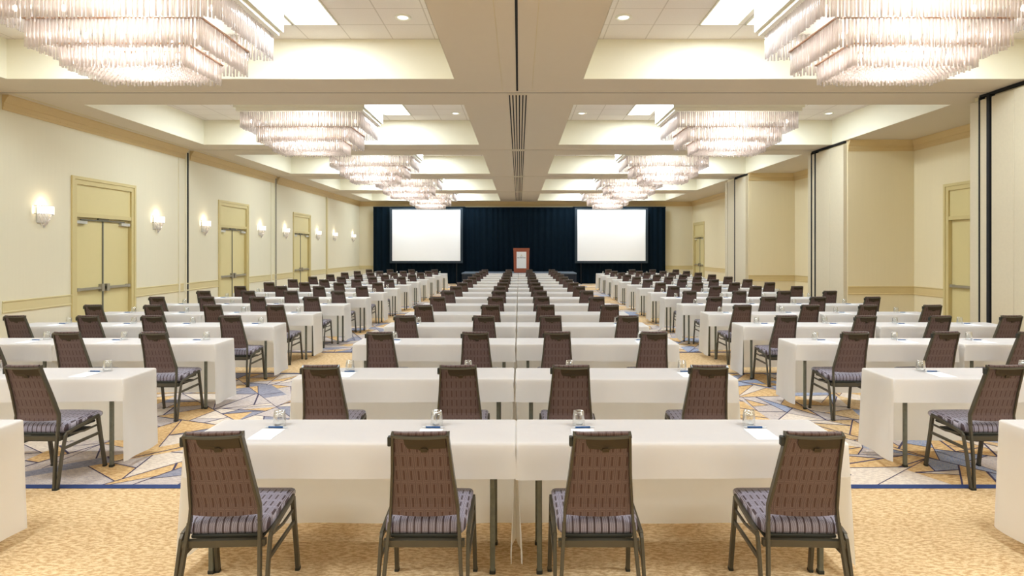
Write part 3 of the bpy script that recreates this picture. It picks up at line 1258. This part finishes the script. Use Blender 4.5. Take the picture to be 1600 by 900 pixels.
def chair_parts():
    P = {}
    # seat: rounded slab lofted from rear to front
    s = MB()
    rings = []
    prof = [(.098, .415, .425, .180), (.102, .402, .446, .194), (.115, .400, .464, .200), (.15, .402, .474, .203), (.25, .410, .478, .207),
            (.40, .418, .482, .213), (.47, .420, .480, .214), (.495, .424, .470, .212), (.505, .432, .455, .204)]
    for (y, z0, z1, hx) in prof:
        c = min(.016, (z1 - z0) / 2.2)
        rings.append([(-hx + c, y, z0), (hx - c, y, z0), (hx, y, z0 + c), (hx, y, z1 - c), (hx - c * .4, y, z1 - c * .35), (hx - c * 1.4, y, z1),
                      (0, y, z1 + .004), (-hx + c * 1.4, y, z1), (-hx + c * .4, y, z1 - c * .35), (-hx, y, z1 - c), (-hx, y, z0 + c)])
    s.loft(rings, 0, True, True)
    P['seat'] = (s, [M['seat_fabric']])
    # padded back
    b = MB()
    rings = []
    zz = [.505, .515, .56, .64, .72, .80, .88, .925, .943, .951]
    for i, z in enumerate(zz):
        y, hw = up_at(min(z, .945))
        hw -= .003
        th = [.012, .028, .045, .05, .05, .048, .045, .040, .028, .016][i]
        yr = y - .004
        n = 7
        front = []
        for k in range(n):
            u = 1 - 2 * k / (n - 1)
            front.append((hw * u, yr + th * (1 - .35 * abs(u) ** 4), z + (.006 * (u * u) if i > 6 else 0)))
        bow = .006
        rear = [(-hw + .004, yr, z), (-hw * .5, yr - bow * .7, z), (0, yr - bow, z), (hw * .5, yr - bow * .7, z), (hw - .004, yr, z)]
        if i < 8:
            # bottom edge of the rear panel sags a little
            rear = [(p[0], p[1], p[2] - (.008 if i == 0 else 0) * (1 - (p[0] / hw) ** 2)) for p in rear]
        rings.append(rear + front)
    b.loft(rings, 0, True, False)
    P['backrest'] = (b, [M['back_fabric']])
    # bronze plate behind the top of the back
    p = MB()

    def rp(x, z, off):
        y, hw = up_at(z)
        return (x, y - off - .006 * (1 - (x / hw) ** 2), z)
    y9, hw9 = up_at(.92)
    out = [(-.080, .938), (-.074, .893), (-.062, .872), (-.03, .868), (-.012, .868), (-.005, .862), (.035, .862), (.042, .870), (.122, .872),
           (.120, .938)]
    p.loft([[rp(x, z, .006) for x, z in out], [rp(x, z, .010) for x, z in out]], 0, True)
    hl = [(x, z) for x, z in ((.0, .862), (.004, .874), (.028, .876), (.036, .866), (.034, .855), (.004, .853))]
    p.loft([[rp(x, z, .009) for x, z in hl], [rp(x, z, .016) for x, z in hl]], 0, True)
    P['handle_plate'] = (p, [M['plate']])
    # frame of the back: two uprights and a cap
    f = MB()
    for sx in (-1, 1):
        f.bar([(sx * w_, y_, z_) for z_, y_, w_ in [(z, *up_at(z)) for z in (.47, .50, .545, .64, .74, .84, .945)]], .014, .032)
    n = 8
    r0 = []
    for i in range(n + 1):
        u = -1 + 2 * i / n
        x = u * .139
        yb = -.062 - .008 * (1 - u * u)
        zt = .953 - .006 * (1 - u * u)
        r0.append([(x, yb, zt - .024), (x, yb + .002, zt - .014), (x, yb + .034, zt), (x, yb + .036, zt - .03)])
    f.loft(r0, 0, True)
    P['back_frame'] = (f, [M['frame']])
    k = MB()
    k.box(-.156, -.139, -.05, -.02, .885, .93, 0, .003)
    P['ganging_clip'] = (k, [M['darktray']])
    # legs
    legs = []
    for sx in (-1, 1):
        l = MB()
        l.bar([(sx * .222, .505, .008), (sx * .218, .455, .30), (sx * .217, .432, .44)], .022, .030)
        l.bar([(sx * .222, .505, 0), (sx * .222, .503, .014)], .025, .034, 1)
        legs.append(l)
    for sx in (-1, 1):
        l = MB()
        l.bar([(sx * .205, -.004, .008), (sx * .187, .030, .24), (sx * .171, .078, .47)], .017, .026)
        l.bar([(sx * .222, .006, .008), (sx * .218, .055, .25), (sx * .216, .092, .385), (sx * .216, .115, .405)], .017, .026)
        l.bar([(sx * .213, .0, 0), (sx * .213, .0, .014)], .038, .036, 1)
        legs.append(l)
    P['legs'] = (legs, [M['frame'], M['darktray']])
    rails = []
    for sx in (-1, 1):
        l = MB()
        l.bar([(sx * .216, .100, .397), (sx * .216, .15, .408), (sx * .217, .437, .447)], .020, .026)
        l.bar([(sx * .216, .13, .385), (sx * .216, .28, .365), (sx * .217, .44, .372)], .012, .014)
        rails.append(l)
    P['seat_rails'] = (rails, [M['frame']])
    st_ = []
    for sx in (-1, 1):
        l = MB()
        l.bar([(sx * .219, .064, .292), (sx * .2185, .455, .30)], .014, .022)
        st_.append(l)
    P['stretchers'] = (st_, [M['frame']])
    c = MB()
    c.loft([[(-.20, .06, .352), (-.20, .09, .352), (-.20, .09, .385), (-.20, .06, .385)],
            [(.20, .06, .352), (.20, .09, .352), (.20, .09, .385), (.20, .06, .385)]], 0, True)
    P['crossbar'] = (c, [M['frame']])
    t = MB()
    t.box(-.15, .15, .10, .45, .335, .352, 0, .004)
    t.box(-.17, .17, .09, .47, .385, .402, 0, .004)
    P['under_tray'] = (t, [M['darktray']])
    return P


CP = chair_parts()


def make_chair():
    r = empty('banquet_chair')
    CP['seat'][0].build('seat', CP['seat'][1], r)
    b = CP['backrest'][0].build('backrest', CP['backrest'][1], r)
    tag(CP['handle_plate'][0].build('handle_plate', CP['handle_plate'][1], b), 'dark bronze handle plate')
    CP['back_frame'][0].build('back_frame', CP['back_frame'][1], r)
    CP['ganging_clip'][0].build('ganging_clip', CP['ganging_clip'][1], r)
    for l in CP['legs'][0]:
        l.build('leg', CP['legs'][1], r)
    for l in CP['seat_rails'][0]:
        l.build('seat_rail', CP['seat_rails'][1], r)
    for l in CP['stretchers'][0]:
        l.build('stretcher', CP['stretchers'][1], r)
    CP['crossbar'][0].build('crossbar', CP['crossbar'][1], r)
    CP['under_tray'][0].build('under_tray', CP['under_tray'][1], r)
    return r


def far_chair_mesh():
    mats = [M['seat_fabric'], M['back_fabric'], M['plate'], M['frame'], M['darktray']]
    m = MB()

    def put(src, mp):
        n = len(m.v)
        m.v += src.v
        m.f += [tuple(n + i for i in f) for f in src.f]
        m.mi += [mp[i] for i in src.mi]
        m.sm += src.sm
    put(CP['seat'][0], [0])
    put(CP['backrest'][0], [1])
    put(CP['handle_plate'][0], [2])
    put(CP['back_frame'][0], [3])
    for l in CP['legs'][0]:
        put(l, [3, 4])
    for l in CP['seat_rails'][0] + CP['stretchers'][0]:
        put(l, [3])
    put(CP['crossbar'][0], [3])
    put(CP['under_tray'][0], [4])
    return m.mesh('banquet_chair', mats)


FAR_CHAIR = far_chair_mesh()

# small things on the tables
gm = MB()
# upside-down tumbler: rim on the cloth, thick base on top
gm.lathe([(.037, .0), (.0385, .002), (.0375, .03), (.034, .065), (.0315, .088), (.029, .093), (.012, .0945), (.0005, .0945)], n=20)
gm.lathe([(.0350, .0), (.0350, .03), (.0315, .064), (.029, .076), (.020, .080), (.0005, .079)], n=20)
GLASS = gm.mesh('tumbler', M['glass'])
pm = MB()
pm.tube((-.048, 0, .0065), (.040, 0, .0065), .0058, .0058, 8, 0)
pm.tube((.040, 0, .0065), (.068, 0, .0065), .0055, .0018, 8, 1)
pm.tube((-.068, 0, .0065), (-.048, 0, .0065), .0035, .0050, 8, 1)
pm.box(-.046, -.012, -.002, .002, .012, .0155, 1)
PEN = pm.mesh('pen', [M['penblue'], M['penwhite']])
pd = MB()
pd.box(-.067, .067, -.10, .10, 0, .0025)
PAD = pd.mesh('notepad', M['paper'])

# ------------------------------------------------------------------ rows
DB = [3.76, 5.40, 7.22, 8.78, 10.3, 11.9, 13.5, 15.1, 16.7, 18.3, 20.0, 21.7, 23.4, 25.1, 26.9]
XAL = [-3.12, -3.28, -3.45, -3.42, -3.40, -3.36, -3.35, -3.33, -3.32, -3.3, -3.3, -3.28, -3.27, -3.25, -3.23]
XAR = [3.02, 3.10, 3.13, 3.13, 3.13, 3.14, 3.19, 3.24, 3.28, 3.3, 3.33, 3.36, 3.4, 3.43, 3.47]
CC = {0: (-1.455, -.470, .395, 1.405), 1: (-1.49, -.458, .39, 1.43), 2: (-1.47, -.46, .406, 1.435), 3: (-1.524, -.464, .418, 1.465),
      4: (-1.536, -.448, .418, 1.496), 5: (-1.52, -.43, .42, 1.49), 6: (-1.51, -.426, .446, 1.467)}
CLf = {1: (-3.72, -4.72, -5.66, -6.62), 2: (-3.85, -4.77, -5.70, -6.62), 3: (-3.81, -4.83, -5.68, -6.64), 4: (-3.83, -4.83, -5.75, -6.72),
       5: (-3.83, -4.81, -5.75, -6.76)}
CRt = {1: (3.65, 4.60, 5.5, 6.5), 2: (3.555, 4.52, 5.42, 6.45), 3: (3.53, 4.56, 5.54, 6.54), 4: (3.52, 4.60, 5.50, 6.57),
       5: (3.60, 4.63, 5.51, 6.57)}
jr = random.Random(3)


def px(x, y, z):
    return 811 + F_PX * x / y, 390 + F_PX * (CAM_Z - z) / y


def in_view(x0, x1, y0, y1, z0, z1):
    pts = [px(x, y, z) for x in (x0, x1) for y in (max(y0, .3), y1) for z in (z0, z1)]
    return max(p[0] for p in pts) > 2 and min(p[0] for p in pts) < 1598 and min(p[1] for p in pts) < 898


table_p = make_table()
table_used = False
chair_p = make_chair()
chair_used = False

BLK = {'C': 'centre block', 'L': 'door-side block', 'R': 'partition-side block'}
SEATN = {'C': ['seat on the door-side aisle', 'seat just door side of the centre seam', 'seat just partition side of the centre seam',
               'seat on the partition-side aisle'],
         'L': ['aisle seat', 'second seat from the aisle', 'second seat from the wall', 'seat nearest the wall'],
         'R': ['aisle seat', 'second seat from the aisle', 'second seat from the wall', 'seat nearest the wall']}
TABN = {'C': ['door-side table of the pair', 'partition-side table of the pair'],
        'L': ['aisle table', 'wall table'], 'R': ['aisle table', 'wall table']}

for r, db in enumerate(DB):
    df = db - .46
    yc = db - .23
    row = ORD[r] + ' row'
    for blk in 'CLR':
        if blk == 'C':
            e = -.017 if r == 0 else -.036
            gp = .007 if r == 0 else .014
            tx = [(e - gp - LT, 'L'), (e + gp + LT, 'R')]
            seats = CC.get(r, tuple(a + jr.uniform(-.03, .03) for a in (-1.50, -.44, .43, 1.48)))
        elif blk == 'L':
            x0 = XAL[r]
            tx = [(x0 - LT - .008, 'R'), (x0 - 3 * LT - .022, 'L')]
            seats = CLf.get(r, tuple(x0 + a + jr.uniform(-.04, .04) for a in (-.45, -1.43, -2.36, -3.34)))
        else:
            x0 = XAR[r]
            tx = [(x0 + LT + .008, 'L'), (x0 + 3 * LT + .08, 'R')]
            seats = CRt.get(r, tuple(x0 + a + jr.uniform(-.04, .04) for a in (.44, 1.46, 2.38, 3.42)))
        for ti, (x, kind) in enumerate(tx):
            if not in_view(x - LT, x + LT, df, db, 0, .75):
                continue
            dy = jr.uniform(-.012, .012) if r else 0
            if not table_used:
                t = table_p
                table_used = True
            else:
                t = copy_tree(table_p)
            t.location = (x, yc + dy, 0)
            tag(t, 'cloth-covered folding table, %s, %s, %s' % (row, BLK[blk], TABN[blk][ti]), 'table', 'folding tables in the ' + BLK[blk])
            c = bpy.data.objects.new('tablecloth', CL[(kind, (r + ti + ord(blk)) % 3)])
            COL.objects.link(c)
            c.location = (x, yc + dy, 0)
            tag(c, 'white cloth on the %s of the %s, %s' % (TABN[blk][ti].replace(' of the pair', ''), row, BLK[blk]), 'tablecloth',
                'white tablecloths in the ' + BLK[blk])
        legs_x = [x + k * (LT - .125) for x, _ in tx for k in (-1, 1)]
        for si, x in enumerate(seats):
            for lx in legs_x:          # keep the chair legs clear of the table legs
                if abs(x - lx) < .252:
                    x = lx + (.252 if x > lx else -.252)
            yf = df - .42 + (jr.uniform(-.02, .02) if r > 1 else 0)
            rz = jr.uniform(-.03, .03)
            if r == 0:
                rz = (.05, 0, 0, -.04)[si]
            lab = SEATN[blk][si]
            if in_view(x - .22, x + .22, yf - .05, yf + .5, 0, .95):
                if r < 7:
                    if not chair_used:
                        c = chair_p
                        chair_used = True
                    else:
                        c = copy_tree(chair_p)
                else:
                    c = bpy.data.objects.new('banquet_chair', FAR_CHAIR)
                    COL.objects.link(c)
                c.location = (x, yf, 0)
                c.rotation_euler = (0, 0, rz)
                tag(c, 'brown patterned chair, %s, %s, %s' % (lab, row, BLK[blk]), 'chair', 'banquet chairs in the ' + BLK[blk])
            # place setting
            gx = x + (-.03 if blk == 'C' and si in (0, 1) else 0)
            sgn = 0
            if r == 0 and blk == 'C':
                pxs = (-1.462, -.52, .375, 1.405)[si]
                gxx = (-1.456, -.50, .362, 1.397)[si]
            else:
                pxs = x + jr.uniform(-.03, .03) - .0
                gxx = pxs + jr.uniform(-.03, .05)
                # beside the chair as seen: the setting sits a little toward the seam or the aisle
                if blk == 'L':
                    gxx = pxs + .10 + jr.uniform(-.03, .03)
                    pxs += .03
                if blk == 'R':
                    gxx = pxs - .08 + jr.uniform(-.03, .03)
                    pxs -= .02
            if not in_view(gxx - .04, gxx + .04, df, db, .75, .85):
                continue
            z = .7504
            for nm, me, loc, rot, lb, cat, gp in (
                    ('notepad', PAD, (pxs, df + .155, z), jr.uniform(-.02, .02), 'white notepad, %s, %s, %s', 'notepad', 'notepads in the '),
                    ('pen', PEN, (pxs + .01, df + .272, z), jr.uniform(-.06, .06), 'blue pen, %s, %s, %s', 'pen', 'pens in the '),
                    ('tumbler', GLASS, (gxx, df + .325, z), 0, 'upturned glass, %s, %s, %s', 'glass', 'upturned glasses in the ')):
                o = bpy.data.objects.new(nm, me)
                COL.objects.link(o)
                o.location = loc
                o.rotation_euler = (0, 0, rot)
                tag(o, lb % (lab.replace('seat just ', 'seat '), row, BLK[blk]), cat, gp + BLK[blk])
